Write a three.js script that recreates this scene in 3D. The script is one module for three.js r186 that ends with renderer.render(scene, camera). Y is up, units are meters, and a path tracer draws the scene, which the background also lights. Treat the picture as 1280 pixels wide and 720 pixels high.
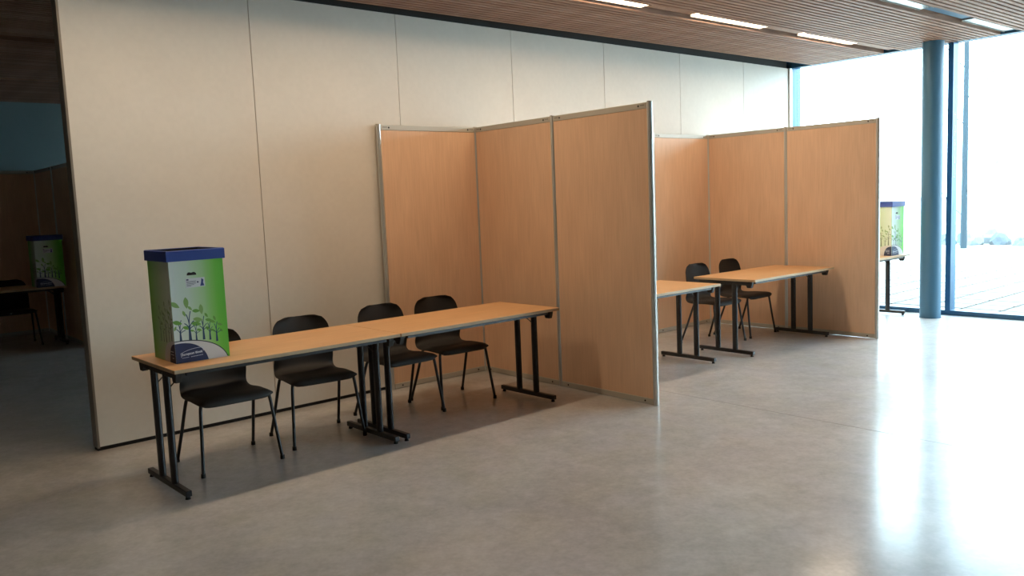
import * as THREE from 'three';
import { RoundedBoxGeometry } from 'three/addons/geometries/RoundedBoxGeometry.js';
import { mergeGeometries, mergeVertices } from 'three/addons/utils/BufferGeometryUtils.js';
import { RectAreaLightUniformsLib } from 'three/addons/lights/RectAreaLightUniformsLib.js';

// ------------------------------------------------------------------ camera, sky, exposure
const scene = new THREE.Scene();
const camera = new THREE.PerspectiveCamera(2 * Math.atan(360 / 1041.9) * 180 / Math.PI, 1280 / 720, 0.05, 300);
camera.position.set(-1.379, 1.570, 5.991);
camera.rotation.set(-0.10585, -0.70257, -0.04079, 'YXZ');
const renderer = new THREE.WebGLRenderer({ antialias: true });
renderer.toneMapping = THREE.LinearToneMapping;
renderer.toneMappingExposure = 1.18;
renderer.shadowMap.enabled = true;
RectAreaLightUniformsLib.init();
scene.background = new THREE.Color().setRGB(0.64, 0.88, 1.0);      // even overcast sky
scene.backgroundIntensity = 11.0;
const LAMP = new THREE.Color().setRGB(1.0, 0.755, 0.50), LAMP_POWER = 47;

// ------------------------------------------------------------------ helpers
let seed = 20240611;
const rnd = () => { seed = (seed * 1664525 + 1013904223) >>> 0; return seed / 4294967296; };
const used = {};
const numbered = (n) => { const k = used[n] = (used[n] ?? -1) + 1; return k ? `${n}_${String(k).padStart(3, '0')}` : n; };
const shade = (o) => { o.traverse((c) => { if (c.isMesh) { c.castShadow = true; c.receiveShadow = true; } }); return o; };
function mesh(name, geo, mat, parent, pos, rot) {
  const m = new THREE.Mesh(geo, mat); m.name = name; m.castShadow = m.receiveShadow = true;
  if (pos) m.position.set(...pos);
  if (rot) m.rotation.set(...rot);
  parent.add(m); return m;
}
const box = (sx, sy, sz, x = 0, y = 0, z = 0) => new THREE.BoxGeometry(sx, sy, sz).translate(x, y, z);
const span = (x0, x1, y0, y1, z0, z1) => box(x1 - x0, y1 - y0, z1 - z0, (x0 + x1) / 2, (y0 + y1) / 2, (z0 + z1) / 2);
function rod(a, b, r, seg = 10) {
  const A = new THREE.Vector3(...a), B = new THREE.Vector3(...b), d = B.clone().sub(A);
  const g = new THREE.CylinderGeometry(r, r, d.length(), seg);
  g.applyQuaternion(new THREE.Quaternion().setFromUnitVectors(new THREE.Vector3(0, 1, 0), d.clone().normalize()));
  return g.translate(...A.add(B).multiplyScalar(0.5).toArray());
}
function tube(pts, r, n = 24, seg = 8) {
  return new THREE.TubeGeometry(new THREE.CatmullRomCurve3(pts.map((q) => new THREE.Vector3(...q))), n, r, seg, false);
}
function thing(name, label, category, [x, y, z] = [0, 0, 0], turn = 0, group) {
  const o = new THREE.Group(); o.name = numbered(name); o.position.set(x, y, z); o.rotation.y = turn;
  o.userData = { label, category }; if (group) o.userData.group = group;
  scene.add(o); return o;
}
function structure(name, label) {
  const o = new THREE.Group(); o.name = name; o.userData = { kind: 'structure', label, category: name.split('_')[0] }; scene.add(o); return o;
}
function copy(root, label, pos, turn = 0, group) {
  const c = root.clone(); c.name = numbered(root.name.replace(/_\d{3}$/, '')); c.position.set(...pos); c.rotation.y = turn;
  c.userData = { ...root.userData, label }; if (group) c.userData.group = group;
  scene.add(c); return c;
}
// metres as texture coordinates, picked by the way a face points
function metreUV(g, turn = false) {
  const p = g.attributes.position, n = g.attributes.normal, uv = new Float32Array(p.count * 2);
  for (let i = 0; i < p.count; i++) {
    const a = [Math.abs(n.getX(i)), Math.abs(n.getY(i)), Math.abs(n.getZ(i))];
    let u, v;
    if (a[1] >= a[0] && a[1] >= a[2]) [u, v] = [p.getX(i), p.getZ(i)];
    else if (a[0] > a[2]) [u, v] = [p.getZ(i), p.getY(i)];
    else [u, v] = [p.getX(i), p.getY(i)];
    if (turn) [u, v] = [v, u];
    uv[2 * i] = u; uv[2 * i + 1] = v;
  }
  g.setAttribute('uv', new THREE.BufferAttribute(uv, 2)); return g;
}
// ------------------------------------------------------------------ procedural textures
function noiseGrid(n, s, ny = n) {                                    // tileable value noise, n by ny cells
  const g = new Float32Array(n * ny); let q = s >>> 0;
  for (let i = 0; i < n * ny; i++) { q = (q * 1664525 + 1013904223) >>> 0; g[i] = q / 4294967296; }
  return (u, v) => {
    let x = (u - Math.floor(u)) * n, y = (v - Math.floor(v)) * ny;
    const xi = Math.floor(x) % n, yi = Math.floor(y) % ny, xj = (xi + 1) % n, yj = (yi + 1) % ny;
    let fx = x - Math.floor(x), fy = y - Math.floor(y); fx = fx * fx * (3 - 2 * fx); fy = fy * fy * (3 - 2 * fy);
    return (g[yi * n + xi] * (1 - fx) + g[yi * n + xj] * fx) * (1 - fy) + (g[yj * n + xi] * (1 - fx) + g[yj * n + xj] * fx) * fy;
  };
}
function tex(size, fn, srgb = true, metres = 1) {
  const d = new Uint8Array(size * size * 4);
  for (let j = 0; j < size; j++) for (let i = 0; i < size; i++) {
    const c = fn(i / size, j / size), k = 4 * (j * size + i);
    d[k] = Math.max(0, Math.min(255, c[0])); d[k + 1] = Math.max(0, Math.min(255, c[1])); d[k + 2] = Math.max(0, Math.min(255, c[2])); d[k + 3] = 255;
  }
  const t = new THREE.DataTexture(d, size, size, THREE.RGBAFormat);
  t.wrapS = t.wrapT = THREE.RepeatWrapping; t.magFilter = THREE.LinearFilter; t.minFilter = THREE.LinearMipmapLinearFilter; t.generateMipmaps = true;
  if (srgb) t.colorSpace = THREE.SRGBColorSpace;
  t.repeat.set(1 / metres, 1 / metres); t.needsUpdate = true; return t;
}
const n5 = noiseGrid(5, 7), n11 = noiseGrid(11, 91), n23 = noiseGrid(23, 5), n61 = noiseGrid(61, 17), n160 = noiseGrid(160, 3), n400 = noiseGrid(400, 44);
const cloud = (u, v) => 0.30 * n5(u, v) + 0.24 * n11(u, v) + 0.2 * n23(u, v) + 0.14 * n61(u, v) + 0.08 * n160(u, v) + 0.04 * n400(u, v);
const concreteMap = tex(1024, (u, v) => {
  const w = cloud(u + 0.05 * n11(v, u), v + 0.05 * n11(u, v)) - 0.5, s = n400(u, v) - 0.5, b = n23(v, u) - 0.5;
  const l = 187 + 50 * w + 10 * s + 10 * (n160(v, u) - 0.5) + 9 * (n61(v, u) - 0.5); return [l + 1, l - 1, l - 3 - 7 * b];
}, true, 4);
const concreteRough = tex(512, (u, v) => { const l = 46 + 22 * (cloud(v, u) - 0.5) + 6 * (n160(u, v) - 0.5); return [l, l, l]; }, false, 3);
const gr1 = noiseGrid(400, 31, 9), gr2 = noiseGrid(150, 77, 7), gr3 = noiseGrid(16, 8, 4);
const grain = (base, amp, tint) => (u, v) => {                       // fine grain running along v
  const f = gr1(u, v) - 0.5, g = gr2(u, v) - 0.5, c = gr3(u, v) - 0.5;
  const k = amp * (0.45 * f + 0.6 * g + 0.5 * c); return [base[0] + k * tint[0], base[1] + k * tint[1], base[2] + k * tint[2]];
};
const beechMap = tex(512, grain([227, 189, 156], 14, [1, 1, 0.95]), true, 1.1);
const topMap = tex(512, grain([222, 174, 124], 18, [1, 1, 0.95]), true, 1.0);
const slatMap = tex(256, grain([158, 124, 104], 40, [1, 0.95, 0.9]), true, 0.8);
const paintBump = tex(256, (u, v) => { const l = 128 + 70 * (n160(u, v) - 0.5) + 60 * (n61(u, v) - 0.5); return [l, l, l]; }, false, 0.5);
const panelMap = tex(256, (u, v) => { const l = 3.5 * (n61(u, v) - 0.5) + 3 * (n11(u, v) - 0.5); return [217 + l, 211 + l, 201 + l]; }, true, 1.7);

const std = (o) => new THREE.MeshStandardMaterial(o);
const M = {
  concrete: new THREE.MeshPhysicalMaterial({ map: concreteMap, roughness: 0.42, specularIntensity: 0.3, clearcoat: 0.75, clearcoatRoughnessMap: concreteRough, clearcoatRoughness: 1 }),
  joint: std({ color: 0x2b2825, roughness: 0.9 }),
  wallPanel: std({ map: panelMap, bumpMap: paintBump, bumpScale: 0.0003, roughness: 0.62 }),
  paint: std({ color: 0x96918a, roughness: 0.8 }),
  tealPaint: std({ color: 0x7f979e, roughness: 0.6 }),
  track: std({ color: 0x272525, roughness: 0.7 }),
  core: std({ color: 0x8b857b, roughness: 0.9 }),
  mouthShade: std({ color: 0x1b1b1d, roughness: 0.5 }),  // near-black that paints the shade inside the bin mouth
  plenum: std({ color: 0x938d86, roughness: 0.95 }),
  edgeProfile: std({ color: 0x7d766c, roughness: 0.45, metalness: 0.3 }),
  slats: [0xffffff, 0xf1e6de, 0xe6dcd6].map((c) => std({ map: slatMap, color: c, roughness: 0.55 })),
  alu: std({ color: 0xdad9d4, roughness: 0.32, metalness: 0.7 }),
  aluRail: std({ color: 0xbdb9ae, roughness: 0.5, metalness: 0.25 }),
  beech: std({ map: beechMap, roughness: 0.48 }),
  top: std({ map: topMap, roughness: 0.4 }),
  topEdge: std({ color: 0xb69a78, roughness: 0.5 }),
  black: std({ color: 0x16161a, roughness: 0.42 }),
  blackPlastic: std({ color: 0x191817, roughness: 0.55 }),
  shell: std({ color: 0x201c1a, roughness: 0.68 }),
  rubber: std({ color: 0x0d0d0d, roughness: 0.8 }),
  frame: std({ color: 0x2b5674, roughness: 0.4, metalness: 0.3 }),
  column: std({ color: 0x39657f, roughness: 0.45 }),
  glass: new THREE.MeshPhysicalMaterial({ color: 0xffffff, transmission: 1, thickness: 0, roughness: 0, ior: 1.45 }),
  diffuserLit: std({ color: 0xffffff, roughness: 0.4, emissive: LAMP, emissiveIntensity: 5 }),
  diffuserOff: std({ color: 0x8f999c, roughness: 0.14 }),
  housing: std({ color: 0x9b968d, roughness: 0.5, metalness: 0.3 }),
  lid: std({ color: 0x2b4390, roughness: 0.5 }),
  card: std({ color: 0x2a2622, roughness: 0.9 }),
  paver: [0x6e6c67, 0x676561, 0x74726d].map((c) => std({ color: c, roughness: 0.9 })),
  bed: std({ color: 0x17191a, roughness: 0.95 }),
  ground: std({ color: 0x9b9993, roughness: 0.95 }),
  rock: [0x56636b, 0x68757c, 0x4b5963].map((c) => std({ color: c, roughness: 0.95, flatShading: true })),
  bank: std({ color: 0xc8ccc6, roughness: 0.95 }),
  bark: std({ color: 0x2f3d45, roughness: 0.9 }),
};

// ------------------------------------------------------------------ the hall
const HC = 3.150, GX = 8.883, WTH = 0.02108;
const X0 = -7.0, Z0 = -7.06, Z1 = 10.0;

{ // floor: polished concrete slabs with saw cuts between them
  const f = structure('floor', 'polished grey concrete floor with thin saw cuts');
  mesh('sub_floor', span(X0, GX + 0.1, -0.2, -0.03, Z0, Z1), M.joint, f);
  const xs = [X0, -1.51, 3.735, GX + 0.1], zs = [Z0, -3.45, 7.0, Z1], g = 0.003;
  for (let i = 0; i < 3; i++) for (let j = 0; j < 3; j++)
    mesh('slab', metreUV(span(xs[i] + g, xs[i + 1] - g, -0.03, 0, zs[j] + g, zs[j + 1] - g)), M.concrete, f);
}
const CHANNELS = [[1.184, 0.066], [2.49, 0.075], [-2.51, 0.06], [-4.94, 0.06]];   // lamp rows: centre, half width
{ // ceiling: timber slats running along the long wall under a black void
  const c = structure('ceiling', 'timber slat ceiling with recessed linear lights');
  mesh('ceiling_void', span(X0, GX + 0.1, HC + 0.54, HC + 0.5, Z0, Z1), M.plenum, c);
  const P = 0.065, W = 0.041;
  let z = 0.125;
  const slat = (zc) => {
    if (CHANNELS.some(([cz, h]) => Math.abs(zc - cz) < h + W / 2 - 0.004)) return;
    const g = metreUV(span(X0, GX - 0.03, HC, HC + 0.075, -W / 2, W / 2), true); 
    mesh('slat', g, M.slats[Math.floor(rnd() * 3)], c, [0, 0, zc]);
  };
  for (let k = 0; k < 112; k++) slat(z + W / 2 + k * P);
  for (let k = 0; k < 104; k++) slat(-0.42 - k * P);
  for (const cz of [1.184]) for (const [a, b] of [[-0.42 + 1.14, 1.38], [2.53, 3.185], [4.335, 4.99], [6.14, 6.80], [7.95, GX - 0.03]])
    mesh('channel_cover', span(a, b, HC + 0.03, HC + 0.04, cz - 0.05, cz + 0.05), M.slats[0], c);
  mesh('channel_cover', span(6.76, 7.69, HC + 0.035, HC + 0.045, 2.43, 2.55), M.frame, c);
}
{ // long movable wall of tall off-white panels
  const w = structure('wall_back', 'long off-white movable wall of tall panels with fine joints');
  w.rotation.y = WTH;
  const edges = [0, 1.2865, 2.579, 3.872, 5.164, 6.457, 7.749, GX - 0.075], g = 0.0028;
  for (let i = 0; i < 7; i++) mesh('panel', metreUV(span(edges[i] + (i ? g : 0.012), edges[i + 1] - g, 0.028, HC - 0.004, -0.1, 0)), M.wallPanel, w);
  mesh('core', span(0.02, GX - 0.08, 0.03, HC - 0.01, -0.058, -0.046), M.core, w);
  mesh('end_profile', span(-0.003, 0.0115, 0.02, HC, -0.1, 0.002), M.edgeProfile, w);
  mesh('bottom_seal', span(0.0, GX - 0.08, 0.0, 0.027, -0.085, -0.012), M.rubber, w);
  mesh('top_track', span(0.0, GX - 0.08, HC - 0.003, HC + 0.34, -0.09, -0.02), M.track, w);
  mesh('track_lining', span(0.0, GX - 0.08, HC + 0.11, HC + 0.13, -0.3, 0.29), M.track, w);
}
{ // side and rear walls
  const wall = (n, l, g, m) => { const s = structure(n, l); mesh('wall_surface', metreUV(g), m, s); return s; };
  wall('wall_left', 'plain grey side wall of the hall', span(X0 - 0.2, X0, -0.2, HC + 0.5, Z0 - 0.2, Z1 + 0.2), M.paint);
  wall('wall_front', 'plain grey wall of the hall facing the booths', span(X0, GX + 0.1, -0.2, HC + 0.5, Z1, Z1 + 0.2), M.paint);
  wall('wall_far', 'blue-grey far wall of the unlit room', span(X0, GX + 0.1, -0.2, HC + 0.5, Z0 - 0.2, Z0), M.tealPaint);
  const r = structure('wall_right', 'grey end wall of the unlit room with a glazed opening');   // beside the unlit room
  const a = -4.8, b = -2.4;
  for (const [z0, z1, y0, y1] of [[Z0 - 0.2, a, -0.2, HC + 0.5], [b, -0.32, -0.2, HC + 0.5], [a, b, 2.9, HC + 0.5], [a, b, -0.2, 0.0]])
    mesh('wall_surface', span(GX, GX + 0.2, y0, y1, z0, z1), M.paint, r);
  mesh('pane', span(GX + 0.1, GX + 0.106, 0, 2.9, a, b), M.glass, r);
}
{ // glazed facade: panes between mullions
  const f = structure('window_1', 'full-height glazed facade with slim blue-grey frames');
  const mz = [-0.2, 1.856, 3.83, 5.80, 7.77, 9.74];
  mesh('bottom_frame', span(GX - 0.02, GX + 0.12, 0, 0.055, -0.3, Z1), M.frame, f);
  mesh('top_frame', span(GX - 0.02, GX + 0.12, HC + 0.002, HC + 0.5, -0.3, Z1), M.frame, f);
  mesh('lower_sill', span(GX - 0.02, GX + 0.2, -0.2, -0.001, -0.32, Z1), M.frame, f);
  for (const z of mz) mesh('mullion', span(GX - 0.022, GX + 0.118, 0.055, HC + 0.002, z - 0.029, z + 0.029), M.frame, f);
  mesh('mullion', span(GX + 0.118, GX + 0.2, 0.0, HC + 0.5, -0.33, -0.17), M.frame, f);
  for (let i = 0; i < mz.length - 1; i++) mesh('pane', span(GX + 0.045, GX + 0.051, 0.055, HC + 0.002, mz[i] + 0.029, mz[i + 1] - 0.029), M.glass, f);
  const t = structure('trim_1', 'pale post where the long wall meets the glazing');
  mesh('wall_end_post', span(GX - 0.07, GX - 0.024, 0, HC - 0.002, -0.30, -0.16), M.alu, t);
}
{ // round steel column in front of the glazing
  const c = thing('round_column', 'slim round blue-grey steel column standing just inside the glazed facade', 'column', [8.585, 0, 1.775]);
  mesh('shaft', new THREE.CylinderGeometry(0.113, 0.113, HC - 0.002, 40).translate(0, HC / 2, 0), M.column, c);
  mesh('floor_collar', new THREE.CylinderGeometry(0.119, 0.119, 0.012, 40).translate(0, 0.006, 0), M.frame, c);
}
// ------------------------------------------------------------------ linear lights
function ceilingLight(x0, len, z, width, lit, label, group) {
  const o = thing('ceiling_light', label, 'light', [x0 + len / 2, HC, z], 0, group);
  const h = 0.02;                                                   // face of the lamp lies this far above the slats' underside
  const hg = mergeGeometries([box(len, 0.012, width + 0.012, 0, h + 0.018, 0), box(len, 0.03, 0.006, 0, h + 0.009, -width / 2 - 0.003), box(len, 0.03, 0.006, 0, h + 0.009, width / 2 + 0.003)]);
  mesh('housing', hg, M.housing, o);
  mesh('diffuser', new RoundedBoxGeometry(len - 0.006, 0.01, width - 0.004, 2, 0.003).translate(0, h + 0.006, 0), lit ? M.diffuserLit : M.diffuserOff, o);
  if (lit) {
    const l = new THREE.RectAreaLight(LAMP, LAMP_POWER, len - 0.02, width - 0.01);
    l.name = 'lamp_light'; l.position.set(0, h - 0.002, 0); l.rotation.x = -Math.PI / 2; o.add(l);
  }
  return o;
}
const litLabels = ['lit linear ceiling light above the table end with the recycling bin', 'lit linear ceiling light above the middle of the four-chair booth',
  'lit linear ceiling light between the two beech partitions', 'lit linear ceiling light above the two-chair booth', 'lit linear ceiling light closest to the glazed facade'];
for (let k = -2; k <= 2; k++) ceilingLight(3.194 + 1.809 * k, 1.136, 1.184, 0.1, true, litLabels[k + 2], 'row of lit linear ceiling lights');
ceilingLight(5.58, 1.17, 2.49, 0.125, false, 'unlit linear ceiling light farther from the glazed facade', 'unlit linear ceiling lights');
ceilingLight(7.70, 1.12, 2.49, 0.125, false, 'unlit linear ceiling light ending at the glazed facade', 'unlit linear ceiling lights');

// ------------------------------------------------------------------ beech partitions
const PH = 2.226, PW = 1.017;
const postShape = (() => {                                            // slotted aluminium post
  const s = new THREE.Shape(), R = 0.0205;
  for (let k = 0; k < 8; k++) {
    const a = k * Math.PI / 4, pts = [[R, a - 0.30], [R, a - 0.10], [R * 0.72, a - 0.12], [R * 0.72, a + 0.12], [R, a + 0.10], [R, a + 0.30]];
    pts.forEach(([r, t], i) => s[k + i ? 'lineTo' : 'moveTo'](r * Math.cos(t), r * Math.sin(t)));
  }
  return s;
})();
const postGeo = new THREE.ExtrudeGeometry(postShape, { depth: PH, bevelEnabled: false }).rotateX(-Math.PI / 2);
const capGeo = new THREE.CylinderGeometry(0.0195, 0.0195, 0.006, 16);
const boardGeo = metreUV(box(PW - 0.036, PH - 0.05, 0.016, 0, PH / 2, 0));
const railGeo = new RoundedBoxGeometry(PW - 0.038, 0.044, 0.026, 2, 0.004);
const screwGeo = new THREE.CylinderGeometry(0.0075, 0.0075, 0.003, 12).rotateX(Math.PI / 2);
const markGeo = box(0.045, 0.012, 0.0015);
const markMap = (() => {
  const c = document.createElement('canvas'); c.width = 128; c.height = 32; const x = c.getContext('2d');
  x.fillStyle = '#a9a59b'; x.fillRect(0, 0, 128, 32); x.fillStyle = '#5d584f';
  for (let i = 0; i < 9; i++) x.fillRect(8 + i * 13, 9, 8, 14);
  const t = new THREE.CanvasTexture(c); t.colorSpace = THREE.SRGBColorSpace; return t;
})();
M.mark = std({ map: markMap, roughness: 0.5 });
function partition(label, pos, turn, group) {
  const o = thing('display_partition', label, 'partition', pos, turn, group);
  for (const [x, z] of [[-PW, 0], [0, 0], [0, PW], [0, 2 * PW]]) {
    const p = mesh('post', postGeo, M.alu, o, [x, 0, z]);
    mesh('post_cap', capGeo, M.aluRail, p, [0, PH + 0.003, 0]);
  }
  const bay = (x, z, ry) => {
    mesh('board', boardGeo, M.beech, o, [x, 0, z], [0, ry, 0]);
    for (const [n, y] of [['top_rail', PH - 0.022], ['bottom_rail', 0.0245]]) {
      const r = mesh(n, railGeo, M.aluRail, o, [x, y, z], [0, ry, 0]);
      for (const sx of [-1, 1]) for (const sz of [-1, 1]) {
        mesh('screw', screwGeo, M.blackPlastic, r, [sx * (PW / 2 - 0.095), 0, sz * 0.0135]);
        if (y > 1) mesh('maker_mark', markGeo, M.mark, r, [sx * (PW / 2 - 0.058), 0.003, sz * 0.0135]);
      }
    }
  };
  bay(-PW / 2, 0, 0); bay(0, PW / 2, Math.PI / 2); bay(0, PW * 1.5, Math.PI / 2);
  return o;
}
partition('L-shaped beech partition beside the table row with four chairs', [3.347, 0, -0.0155], 0);
partition('L-shaped beech partition around the two offset tables, closer to the glazed facade', [6.868, 0, -0.0676], 0.01268);
partition('L-shaped beech partition in the dark unlit room', [1.15, 0, -7.02], 0.0);

// ------------------------------------------------------------------ folding tables (origin: front left corner on the floor, depth towards -z)
const TL = 1.450, TD = 0.695, TH = 0.735;
function makeTable(label, pos, turn, group) {
  const o = thing('folding_table', label, 'table', pos, turn, group);
  const t = mesh('table_top', metreUV(new RoundedBoxGeometry(TL, 0.022, TD, 2, 0.0025), true), M.top, o, [TL / 2, TH - 0.011, -TD / 2]);
  mesh('edge_band', mergeGeometries([box(TL - 0.004, 0.018, 0.0016, 0, 0, TD / 2), box(TL - 0.004, 0.018, 0.0016, 0, 0, -TD / 2), box(0.0016, 0.018, TD - 0.004, TL / 2, 0, 0), box(0.0016, 0.018, TD - 0.004, -TL / 2, 0, 0)]), M.topEdge, t);
  for (const z of [-0.055, -TD + 0.055]) mesh('rail', box(TL - 0.16, 0.026, 0.02), M.black, o, [TL / 2, TH - 0.035, z]);
  for (const s of [0, 1]) {
    const x = s ? TL - 0.04 : 0.04, inw = s ? -1 : 1;
    const foot = mesh('foot_bar', new RoundedBoxGeometry(0.034, 0.034, TD - 0.078, 2, 0.005), M.black, o, [x, 0.034, -TD / 2 - 0.003]);
    for (const z of [-1, 1]) mesh('levelling_foot', new THREE.CylinderGeometry(0.011, 0.015, 0.017, 14), M.rubber, foot, [0, -0.0255, z * (TD / 2 - 0.062)]);
    for (const z of [-0.098, 0.098]) {
      const g = new THREE.CylinderGeometry(1, 1, TH - 0.095, 18); g.scale(0.0195, 1, 0.028);
      mesh('post', g, M.black, o, [x, (TH - 0.095) / 2 + 0.049, -TD / 2 + z]);
      const br = tube([[x, TH - 0.15, -TD / 2 + z], [x + inw * 0.05, TH - 0.105, -TD / 2 + z], [x + inw * 0.13, TH - 0.048, -TD / 2 + z * 0.85], [x + inw * 0.17, TH - 0.027, -TD / 2 + z * 0.8]], 0.004, 16, 6);
      mesh('brace', br, M.black, o);
    }
    const sh = new THREE.Shape(), hw = TD / 2 - 0.05;                  // crossbar with deep chamfered ends
    [[-hw, 0], [hw, 0], [hw, -0.02], [hw - 0.012, -0.056], [hw - 0.05, -0.056], [hw - 0.062, -0.034], [-hw + 0.062, -0.034], [-hw + 0.05, -0.056], [-hw + 0.012, -0.056], [-hw, -0.02]].forEach(([a, b], i) => sh[i ? 'lineTo' : 'moveTo'](a, b));
    const cb = new THREE.ExtrudeGeometry(sh, { depth: 0.03, bevelEnabled: true, bevelSize: 0.002, bevelThickness: 0.002, bevelSegments: 1 }).translate(0, 0, -0.015).rotateY(Math.PI / 2);
    mesh('crossbar', cb, M.blackPlastic, o, [x, TH - 0.0245, -TD / 2]);
  }
  return o;
}
const table0 = makeTable('folding beech table carrying the recycling bin, in front of the off-white wall', [0.064, 0, 1.472], 0.023);
const c23 = Math.cos(0.023), s23 = Math.sin(0.023);
copy(table0, 'folding beech table butted to the bin table, beside the beech partition', [0.064 + 1.456 * c23, 0, 1.472 - 1.456 * s23], 0.023);
copy(table0, 'folding beech table half hidden behind the end of the partition', [3.462, 0, 1.505], 0.012);
copy(table0, 'folding beech table standing against the second partition, with a chair tucked under', [5.309, 0, 1.581], 0.0047);
copy(table0, 'folding table beside the glazed facade, carrying a recycling bin', [7.19, 0, 1.515], 0);
copy(table0, 'folding table with a recycling bin in the dark unlit room', [-0.39, 0, -5.40], 0);

// ------------------------------------------------------------------ chairs (origin on the floor under the seat, facing +z)
const shell = (() => {
  const prof = new THREE.CatmullRomCurve3([[0.222, 0.408], [0.222, 0.428], [0.205, 0.449], [0.16, 0.457], [0.08, 0.452], [0, 0.446], [-0.09, 0.442], [-0.15, 0.449], [-0.188, 0.475], [-0.205, 0.525], [-0.217, 0.60], [-0.232, 0.70], [-0.246, 0.77], [-0.256, 0.812]].map(([z, y]) => new THREE.Vector3(0, y, z)), false, 'centripetal');
  const NS = 46, NU = 22, L = prof.getLength();
  const half = (t) => {
    const k = [[0, 0.228], [0.12, 0.237], [0.3, 0.236], [0.45, 0.227], [0.56, 0.216], [0.66, 0.213], [0.8, 0.21], [1, 0.192]];
    let w = k[k.length - 1][1];
    for (let i = 0; i < k.length - 1; i++) if (t <= k[i + 1][0]) { const f = (t - k[i][0]) / (k[i + 1][0] - k[i][0]), e = f * f * (3 - 2 * f); w = k[i][1] + (k[i + 1][1] - k[i][1]) * e; break; }
    const d = (1 - t) * L, r = 0.085; if (d < r) w -= (r - Math.sqrt(Math.max(0, r * r - (r - d) ** 2))) * 0.98;
    const d2 = t * L, r2 = 0.035; if (d2 < r2) w -= (r2 - Math.sqrt(Math.max(0, r2 * r2 - (r2 - d2) ** 2))) * 0.9;
    return w;
  };
  const P = [], up = new THREE.Vector3(1, 0, 0);
  for (let i = 0; i <= NS; i++) {
    const t = i / NS, q = prof.getPointAt(t), tg = prof.getTangentAt(t), nn = tg.clone().cross(up).normalize(); if (nn.y + nn.z < 0) nn.negate();
    const w = half(t), back = THREE.MathUtils.smoothstep(t, 0.5, 0.68), row = [];
    for (let j = 0; j <= NU; j++) {
      const u = -1 + 2 * j / NU, a = Math.abs(u);
      const wrap = back * 0.055 * a * a, lift = (1 - back) * (0.012 * a * a * THREE.MathUtils.smoothstep(t, 0.12, 0.3) - 0.026 * a ** 8);
      const v3 = q.clone().addScaledVector(nn, lift); v3.x = u * w; v3.z += wrap; row.push(v3);
    }
    P.push(row);
  }
  const N = P.map((row, i) => row.map((_, j) => {
    const a = P[Math.min(NS, i + 1)][j].clone().sub(P[Math.max(0, i - 1)][j]), b = P[i][Math.min(NU, j + 1)].clone().sub(P[i][Math.max(0, j - 1)]);
    return a.cross(b).normalize();
  }));
  const sgn = N[14][11].y > 0 ? 1 : -1; N.forEach((r) => r.forEach((n) => n.multiplyScalar(sgn)));
  const th = 0.0055;
  const part = (i0, i1) => {
    const pos = [], nor = [], idx = [], cols = NU + 1, rows = i1 - i0 + 1;
    for (const s of [1, -1]) for (let i = i0; i <= i1; i++) for (let j = 0; j <= NU; j++) {
      const n = N[i][j], q = P[i][j].clone().addScaledVector(n, s > 0 ? 0 : -th);
      pos.push(q.x, q.y, q.z); nor.push(n.x * s, n.y * s, n.z * s);
    }
    const at = (k, i, j) => k * rows * cols + (i - i0) * cols + j;
    const quad = (a, b, c, d, f) => f ? idx.push(a, b, c, a, c, d) : idx.push(a, c, b, a, d, c);
    const flip = sgn > 0;
    for (let i = i0; i < i1; i++) for (let j = 0; j < NU; j++) for (const k of [0, 1])
      quad(at(k, i, j), at(k, i + 1, j), at(k, i + 1, j + 1), at(k, i, j + 1), (k === 0) === flip);
    for (let i = i0; i < i1; i++) { quad(at(0, i, 0), at(0, i + 1, 0), at(1, i + 1, 0), at(1, i, 0), !flip); quad(at(0, i, NU), at(0, i + 1, NU), at(1, i + 1, NU), at(1, i, NU), flip); }
    for (const [i, f] of [[i0, flip], [i1, !flip]]) for (let j = 0; j < NU; j++) quad(at(0, i, j), at(0, i, j + 1), at(1, i, j + 1), at(1, i, j), !f);
    const g = new THREE.BufferGeometry(); g.setAttribute('position', new THREE.Float32BufferAttribute(pos, 3)); g.setAttribute('normal', new THREE.Float32BufferAttribute(nor, 3)); g.setIndex(idx); return g;
  };
  return { seat: part(0, 26), back: part(26, NS) };
})();
function makeChair(label, pos, turn, group) {
  const o = thing('stacking_chair', label, 'chair', pos, turn, group);
  mesh('seat', shell.seat, M.shell, o); mesh('backrest', shell.back, M.shell, o);
  for (const s of [-1, 1]) {
    for (const [zt, zb] of [[0.165, 0.222], [-0.075, -0.226]]) {
      const leg = mesh('leg', tube([[s * 0.192, 0.428, zt * 0.86], [s * 0.212, 0.421, zt], [s * 0.217, 0.40, zt + (zb - zt) * 0.05], [s * 0.233, 0.21, (zt + zb) / 2], [s * 0.25, 0.012, zb]], 0.0105, 26, 10), M.black, o);
      mesh('rubber_foot', new THREE.CylinderGeometry(0.0135, 0.014, 0.024, 12), M.rubber, leg, [s * 0.2505, 0.012, zb]);
    }
    mesh('seat_frame', tube([[s * 0.192, 0.428, 0.145], [s * 0.188, 0.430, 0.06], [s * 0.19, 0.428, -0.066]], 0.010, 10, 8), M.black, o);
  }
  for (const z of [0.10, -0.03]) mesh('cross_tube', rod([-0.19, 0.427, z], [0.19, 0.427, z], 0.009), M.black, o);
  return o;
}
const chair0 = makeChair('black moulded chair behind the recycling bin, under the bin table', [0.549, 0, 0.885], 0.0);
copy(chair0, 'black moulded chair beside the chair behind the bin, before a wall joint', [1.205, 0, 0.80], -0.095);
copy(chair0, 'black moulded chair behind the joint of the two butted tables', [1.925, 0, 0.725], 0.04);
copy(chair0, 'black moulded chair closest to the inner corner of the partition beside the butted tables', [2.46, 0, 0.675], -0.03);
copy(chair0, 'black moulded chair behind the gap between the two offset tables', [5.79, 0, 0.755], 0.02);
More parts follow.
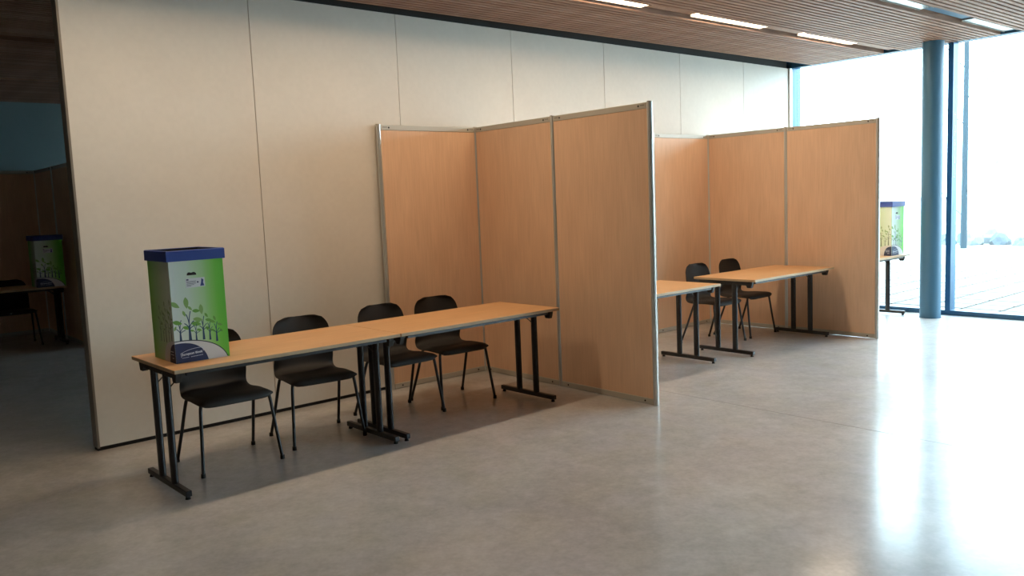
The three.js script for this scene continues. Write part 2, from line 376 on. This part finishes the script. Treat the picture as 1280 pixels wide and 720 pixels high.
copy(chair0, 'black moulded chair in the partition corner under the offset table', [6.415, 0, 0.72], 0.04);
copy(chair0, 'black moulded chair at the table in the dark unlit room', [0.545, 0, -5.93], 0.0);

// ------------------------------------------------------------------ recycling bins (origin: middle of the base)
const BW = 0.306, BD = 0.348, BH = 0.597;
function canvas(w, h, draw) {
  const c = document.createElement('canvas'); c.width = w; c.height = h; draw(c.getContext('2d'), w, h);
  const t = new THREE.CanvasTexture(c); t.colorSpace = THREE.SRGBColorSpace; return t;
}
function tree(x, cx, base, h, s, leaves, faded) {
  x.strokeStyle = x.fillStyle = faded ? '#5f6f55' : '#25425e'; x.lineCap = 'round';
  x.beginPath(); x.moveTo(cx - 9 * s, base); x.lineTo(cx - 5 * s, base - h * 0.7); x.lineTo(cx, base - h); x.lineTo(cx + 5 * s, base - h * 0.7); x.lineTo(cx + 10 * s, base); x.fill();
  x.lineWidth = 5 * s;
  for (const [dx, dy, y0] of [[-26, -34, 0.62], [28, -40, 0.66], [-14, -60, 0.85], [12, -70, 0.9], [38, -22, 0.6]]) { x.beginPath(); x.moveTo(cx, base - h * y0); x.quadraticCurveTo(cx + dx * s * 0.3, base - h * y0 + dy * s * 0.7, cx + dx * s, base - h * y0 + dy * s); x.stroke(); }
  for (const [dx, dy, r, a, c] of leaves) {
    x.fillStyle = c; x.save(); x.translate(cx + dx, base - dy); x.rotate(a); x.beginPath(); x.moveTo(-r, 0); x.quadraticCurveTo(-r * 0.2, -r * 0.85, r, 0); x.quadraticCurveTo(-r * 0.2, r * 0.85, -r, 0); x.fill(); x.restore();
  }
}
const G1 = '#6ea23f', G2 = '#88ad5e', G3 = '#5d9632';
const frontPrint = canvas(512, 980, (x, w, h) => {
  const g = x.createLinearGradient(0, 0, w, 0); g.addColorStop(0, '#dde2d8'); g.addColorStop(0.32, '#cfdac4'); g.addColorStop(0.6, '#afd18f'); g.addColorStop(0.85, '#74c53c'); g.addColorStop(1, '#62bd2c');
  x.fillStyle = g; x.fillRect(0, 0, w, h);
  tree(x, 60, 782, 120, 1.25, [[-20, 175, 46, 0.3, G1], [-30, 340, 50, 0.6, G2], [62, 120, 38, 0.3, G1], [-44, 125, 24, 2, G2]]);
  tree(x, 148, 784, 175, 1.6, [[-40, 255, 30, 1.2, G2], [-14, 352, 54, 1.5, G2], [66, 150, 48, 0.2, G1], [74, 270, 38, 0.1, G1], [18, 300, 28, 0.8, G2]]);
  tree(x, 206, 786, 95, 0.9, [[-34, 92, 20, 0.3, G1], [32, 92, 26, 0.4, G1], [22, 180, 28, 0.6, G1]]);
  tree(x, 276, 790, 145, 1.25, [[-44, 195, 46, 0.2, G2], [-6, 285, 48, 1.5, G2], [38, 225, 26, 1.0, G1], [44, 104, 24, 0.4, G3], [58, 178, 34, 0.2, G1]]);
  tree(x, 336, 800, 118, 1.0, [[32, 170, 32, 0.4, G1], [-24, 112, 20, 1.2, G3], [36, 84, 18, 1.0, G3]]);
  tree(x, 400, 822, 118, 1.1, [[-10, 220, 26, 1.2, G1], [38, 156, 28, 0.4, G1], [-38, 112, 22, 0.3, G3], [48, 98, 20, 0.9, G3]]);
  x.fillStyle = '#d8d3cf'; x.beginPath(); x.moveTo(0, h); x.lineTo(0, 776); x.bezierCurveTo(190, 766, 430, 812, 492, h - 6); x.lineTo(492, h); x.fill();
  x.strokeStyle = '#252c33'; x.lineWidth = 8; x.beginPath(); x.moveTo(0, 778); x.bezierCurveTo(190, 766, 430, 812, 492, h - 8); x.stroke();
  x.fillStyle = '#202b52'; x.beginPath(); x.moveTo(0, h); x.lineTo(0, 800); x.bezierCurveTo(90, 790, 270, 800, 305, h); x.fill();
  x.save(); x.translate(160, 902); x.rotate(-0.05); x.strokeStyle = '#c3c6d6'; x.lineWidth = 4;
  x.beginPath(); x.moveTo(-108, 22); x.lineTo(-112, -14); x.quadraticCurveTo(-20, -52, 100, -40); x.lineTo(100, -4); x.stroke();
  x.fillStyle = '#e2e3ea'; x.font = 'bold 31px sans-serif'; x.textAlign = 'center'; x.textBaseline = 'middle'; x.fillText('European Week', -6, -2, 196);
  x.fillStyle = '#b9bdd0'; x.fillRect(-104, 27, 66, 4); for (let i = 0; i < 11; i++) x.fillRect(-20 + i * 10.5, 26, 7, 8); x.restore();
});
const sidePrint = canvas(512, 900, (x, w, h) => {
  const g = x.createLinearGradient(0, 0, w, 0); g.addColorStop(0, '#83c058'); g.addColorStop(0.3, '#a3c783'); g.addColorStop(0.66, '#c0cfac'); g.addColorStop(1, '#d2dac8');
  x.fillStyle = g; x.fillRect(0, 0, w, h);
  for (const [cx, hh, s] of [[200, 150, 0.8], [268, 110, 0.7], [330, 190, 1.0], [400, 130, 0.8], [460, 210, 1.1]]) tree(x, cx, 735, hh, s, [[-24, hh + 50, 26, 0.5, '#7f9a62'], [22, hh + 90, 24, 1.2, '#7f9a62'], [4, hh + 140, 28, 1.5, '#8aa06f'], [30, hh, 18, 0.2, '#78945a']], true);
  x.fillStyle = '#cfcbc6'; x.beginPath(); x.moveTo(w, h); x.lineTo(w, 712); x.bezierCurveTo(380, 716, 270, 740, 250, h - 4); x.lineTo(250, h); x.fill();
  x.fillStyle = '#222c4e'; x.beginPath(); x.moveTo(w, h); x.lineTo(w, 735); x.bezierCurveTo(440, 740, 390, 770, 380, h); x.fill();
  x.fillStyle = '#b9bdcc'; for (const [a, b, c] of [[400, 800, 80], [410, 825, 70], [440, 855, 40]]) x.fillRect(a, b, c, 8);
});
const stickerMap = canvas(256, 128, (x, w, h) => {
  x.fillStyle = '#dad7d6'; x.fillRect(0, 0, w, h); x.fillStyle = '#2f3450'; x.fillRect(10, 8, 30, 18);
  x.fillStyle = '#77747a'; for (const [y, l] of [[38, 130], [54, 124], [70, 128], [86, 100], [102, 60]]) x.fillRect(10, y, l, 7);
  x.fillStyle = '#34344a'; x.beginPath(); x.arc(160, 60, 12, 0, 7); x.fill();
  x.fillStyle = '#3a4580'; x.beginPath(); x.moveTo(188, 118); x.lineTo(205, 66); x.lineTo(214, 12); x.lineTo(240, 36); x.lineTo(232, 74); x.lineTo(246, 118); x.fill();
});
M.front = std({ map: frontPrint, roughness: 0.55 }); M.side = std({ map: sidePrint, roughness: 0.55 }); M.sticker = std({ map: stickerMap, roughness: 0.5 });
function makeBin(label, pos, turn, group) {
  const o = thing('recycling_bin', label, 'bin', pos, turn, group);
  const t = 0.005;
  for (const s of [1, -1]) {
    const f = mesh(s > 0 ? 'front_panel' : 'back_panel', box(BW, BH, t), M.front, o, [0, BH / 2, s * (BD / 2 - t / 2)]);
    if (s > 0) {
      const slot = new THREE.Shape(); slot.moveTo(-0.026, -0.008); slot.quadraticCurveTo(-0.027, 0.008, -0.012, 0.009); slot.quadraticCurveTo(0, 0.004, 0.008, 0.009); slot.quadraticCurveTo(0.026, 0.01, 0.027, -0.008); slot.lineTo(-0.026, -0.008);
      mesh('hand_slot_shade', new THREE.ExtrudeGeometry(slot, { depth: 0.001, bevelEnabled: false }), M.card, f, [-0.03, 0.196, t / 2]);  // flat dark plate, its colour stands for the shade in the hand hole
      mesh('sticker', box(0.107, 0.052, 0.001), M.sticker, f, [-0.012, 0.145, t / 2 + 0.0006], [0, 0, 0.02]);
    }
    mesh('side_panel', box(t, BH, BD - 2 * t), M.side, o, [s * (BW / 2 - t / 2), BH / 2, 0]);
  }
  mesh('base_panel', box(BW - 2 * t, t, BD - 2 * t), M.card, o, [0, t / 2, 0]);
  // lid: deep blue collar with a sloping rim round a rectangular mouth
  const lw = BW / 2 + 0.011, ld = BD / 2 + 0.011, y0 = BH - 0.028, y1 = BH + 0.032, iw = lw - 0.02, id = ld - 0.02, pos2 = [], idx = [];
  const ring = (a, b, y) => { const k = pos2.length / 3; pos2.push(-a, y, b, a, y, b, a, y, -b, -a, y, -b); return k; };
  const strip = (a, b) => { for (let i = 0; i < 4; i++) { const j = (i + 1) % 4; idx.push(a + i, a + j, b + j, a + i, b + j, b + i); } };
  const levels = [[lw, ld, y0], [lw, ld, y1 - 0.004], [lw - 0.004, ld - 0.004, y1], [iw, id, y1 - 0.001], [iw, id, y1 - 0.008], [lw - 0.005, ld - 0.005, y1 - 0.006], [lw - 0.005, ld - 0.005, y0], [lw, ld, y0]];
  for (let i = 0; i < levels.length - 1; i++) strip(ring(...levels[i]), ring(...levels[i + 1]));
  let lg = new THREE.BufferGeometry(); lg.setAttribute('position', new THREE.Float32BufferAttribute(pos2, 3)); lg.setIndex(idx); lg = lg.toNonIndexed(); lg.computeVertexNormals();
  mesh('lid', lg, M.lid, o);
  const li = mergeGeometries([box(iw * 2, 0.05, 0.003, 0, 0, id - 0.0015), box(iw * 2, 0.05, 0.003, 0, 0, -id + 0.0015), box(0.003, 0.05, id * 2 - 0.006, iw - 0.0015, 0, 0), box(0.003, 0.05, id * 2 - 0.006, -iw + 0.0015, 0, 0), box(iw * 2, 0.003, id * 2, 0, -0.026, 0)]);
  mesh('mouth_shade', li, M.mouthShade, o, [0, y1 - 0.028, 0]);  // dark lining painted in for the shadowed inside of the bin
  return o;
}
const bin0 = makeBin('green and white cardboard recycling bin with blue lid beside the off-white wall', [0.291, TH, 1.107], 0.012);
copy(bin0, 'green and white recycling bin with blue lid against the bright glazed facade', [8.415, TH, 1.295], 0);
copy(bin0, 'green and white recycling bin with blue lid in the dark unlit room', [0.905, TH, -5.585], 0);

// ------------------------------------------------------------------ outdoors
{
  const g = structure('floor_outside', 'pale paved forecourt outside the glazing');
  mesh('ground_slab', span(GX + 0.2, 90, -0.3, -0.03, -50, 50), M.ground, g);
  const s = 0.44;
  mesh('joint_bed', span(GX + 0.2, GX + 0.2 + 14 * s, -0.03, -0.012, -2.4 - s / 2, -2.4 + 13.5 * s), M.bed, g);
  const pg = new RoundedBoxGeometry(s - 0.034, 0.03, s - 0.034, 1, 0.004);
  for (let i = 0; i < 14; i++) for (let j = 0; j < 14; j++) mesh('paver', pg, M.paver[Math.floor(rnd() * 3)], g, [GX + 0.2 + s / 2 + i * s, -0.017 + 0.002 * (rnd() - 0.5), -2.4 + j * s]);
}
function rock(x, z, r, sy, label, mat) {
  const g0 = mergeVertices(new THREE.IcosahedronGeometry(1, 2).deleteAttribute('uv').deleteAttribute('normal'), 1e-3), p = g0.attributes.position;
  for (let i = 0; i < p.count; i++) { const k = 0.78 + 0.4 * rnd(); p.setXYZ(i, p.getX(i) * k * r, Math.max(-0.02, p.getY(i) * k * r * sy), p.getZ(i) * k * r); }
  g0.computeVertexNormals();
  const o = thing('rock', label, 'rock', [x, -0.02, z], 0, 'rocks heaped on the forecourt edge'); mesh('boulder', g0, mat, o);
}
const RL = 'blue-grey rock in the heap beyond the paved forecourt';
[[21.0, -3.1, 0.24, 1.0], [20.9, -2.45, 0.25, 1.2], [21.1, -1.85, 0.25, 1.1], [20.9, -1.3, 0.22, 0.9], [21.6, -2.2, 0.26, 1.5], [20.8, -0.8, 0.18, 0.7], [21.7, -2.9, 0.26, 1.2]].forEach(([x, z, r, s], i) => rock(x, z, r, s, RL, M.rock[i % 3]));
{ // low pale bank beyond the rocks
  const s = new THREE.Shape(); s.moveTo(-9, 0); s.lineTo(-8, 0.28); s.quadraticCurveTo(-2, 0.42, 2, 0.55); s.lineTo(14, 0.9); s.lineTo(15, 0); s.lineTo(-9, 0);
  const b = thing('earth_bank', 'low pale bank rising behind the rocks outdoors', 'bank', [22.6, -0.03, -1.2]);
  mesh('bank', new THREE.ExtrudeGeometry(s, { depth: 2.5, bevelEnabled: false }).rotateY(-Math.PI / 2).translate(2.5, 0, 0), M.bank, b);
}
{ // young tree outdoors
  const t = thing('young_tree', 'slender bare young tree standing outdoors before the rocks', 'tree', [19.7, -0.03, -2.17]);
  mesh('trunk', new THREE.CylinderGeometry(0.05, 0.075, 5.2, 14).translate(0, 2.6, 0), M.bark, t);
  for (const [y, dx, dz, dy] of [[0.75, 0.4, -0.75, 0.7], [1.3, -0.3, 0.85, 0.75], [2.4, 0.5, 0.6, 0.9], [2.9, -0.5, -0.6, 0.9], [3.5, 0.3, 0.7, 0.9], [4.2, -0.3, -0.5, 0.8]])
    mesh('branch', tube([[0, y, 0], [dx * 0.45, y + dy * 0.35, dz * 0.45], [dx, y + dy, dz]], 0.012, 10, 6), M.bark, t);
}
renderer.render(scene, camera);
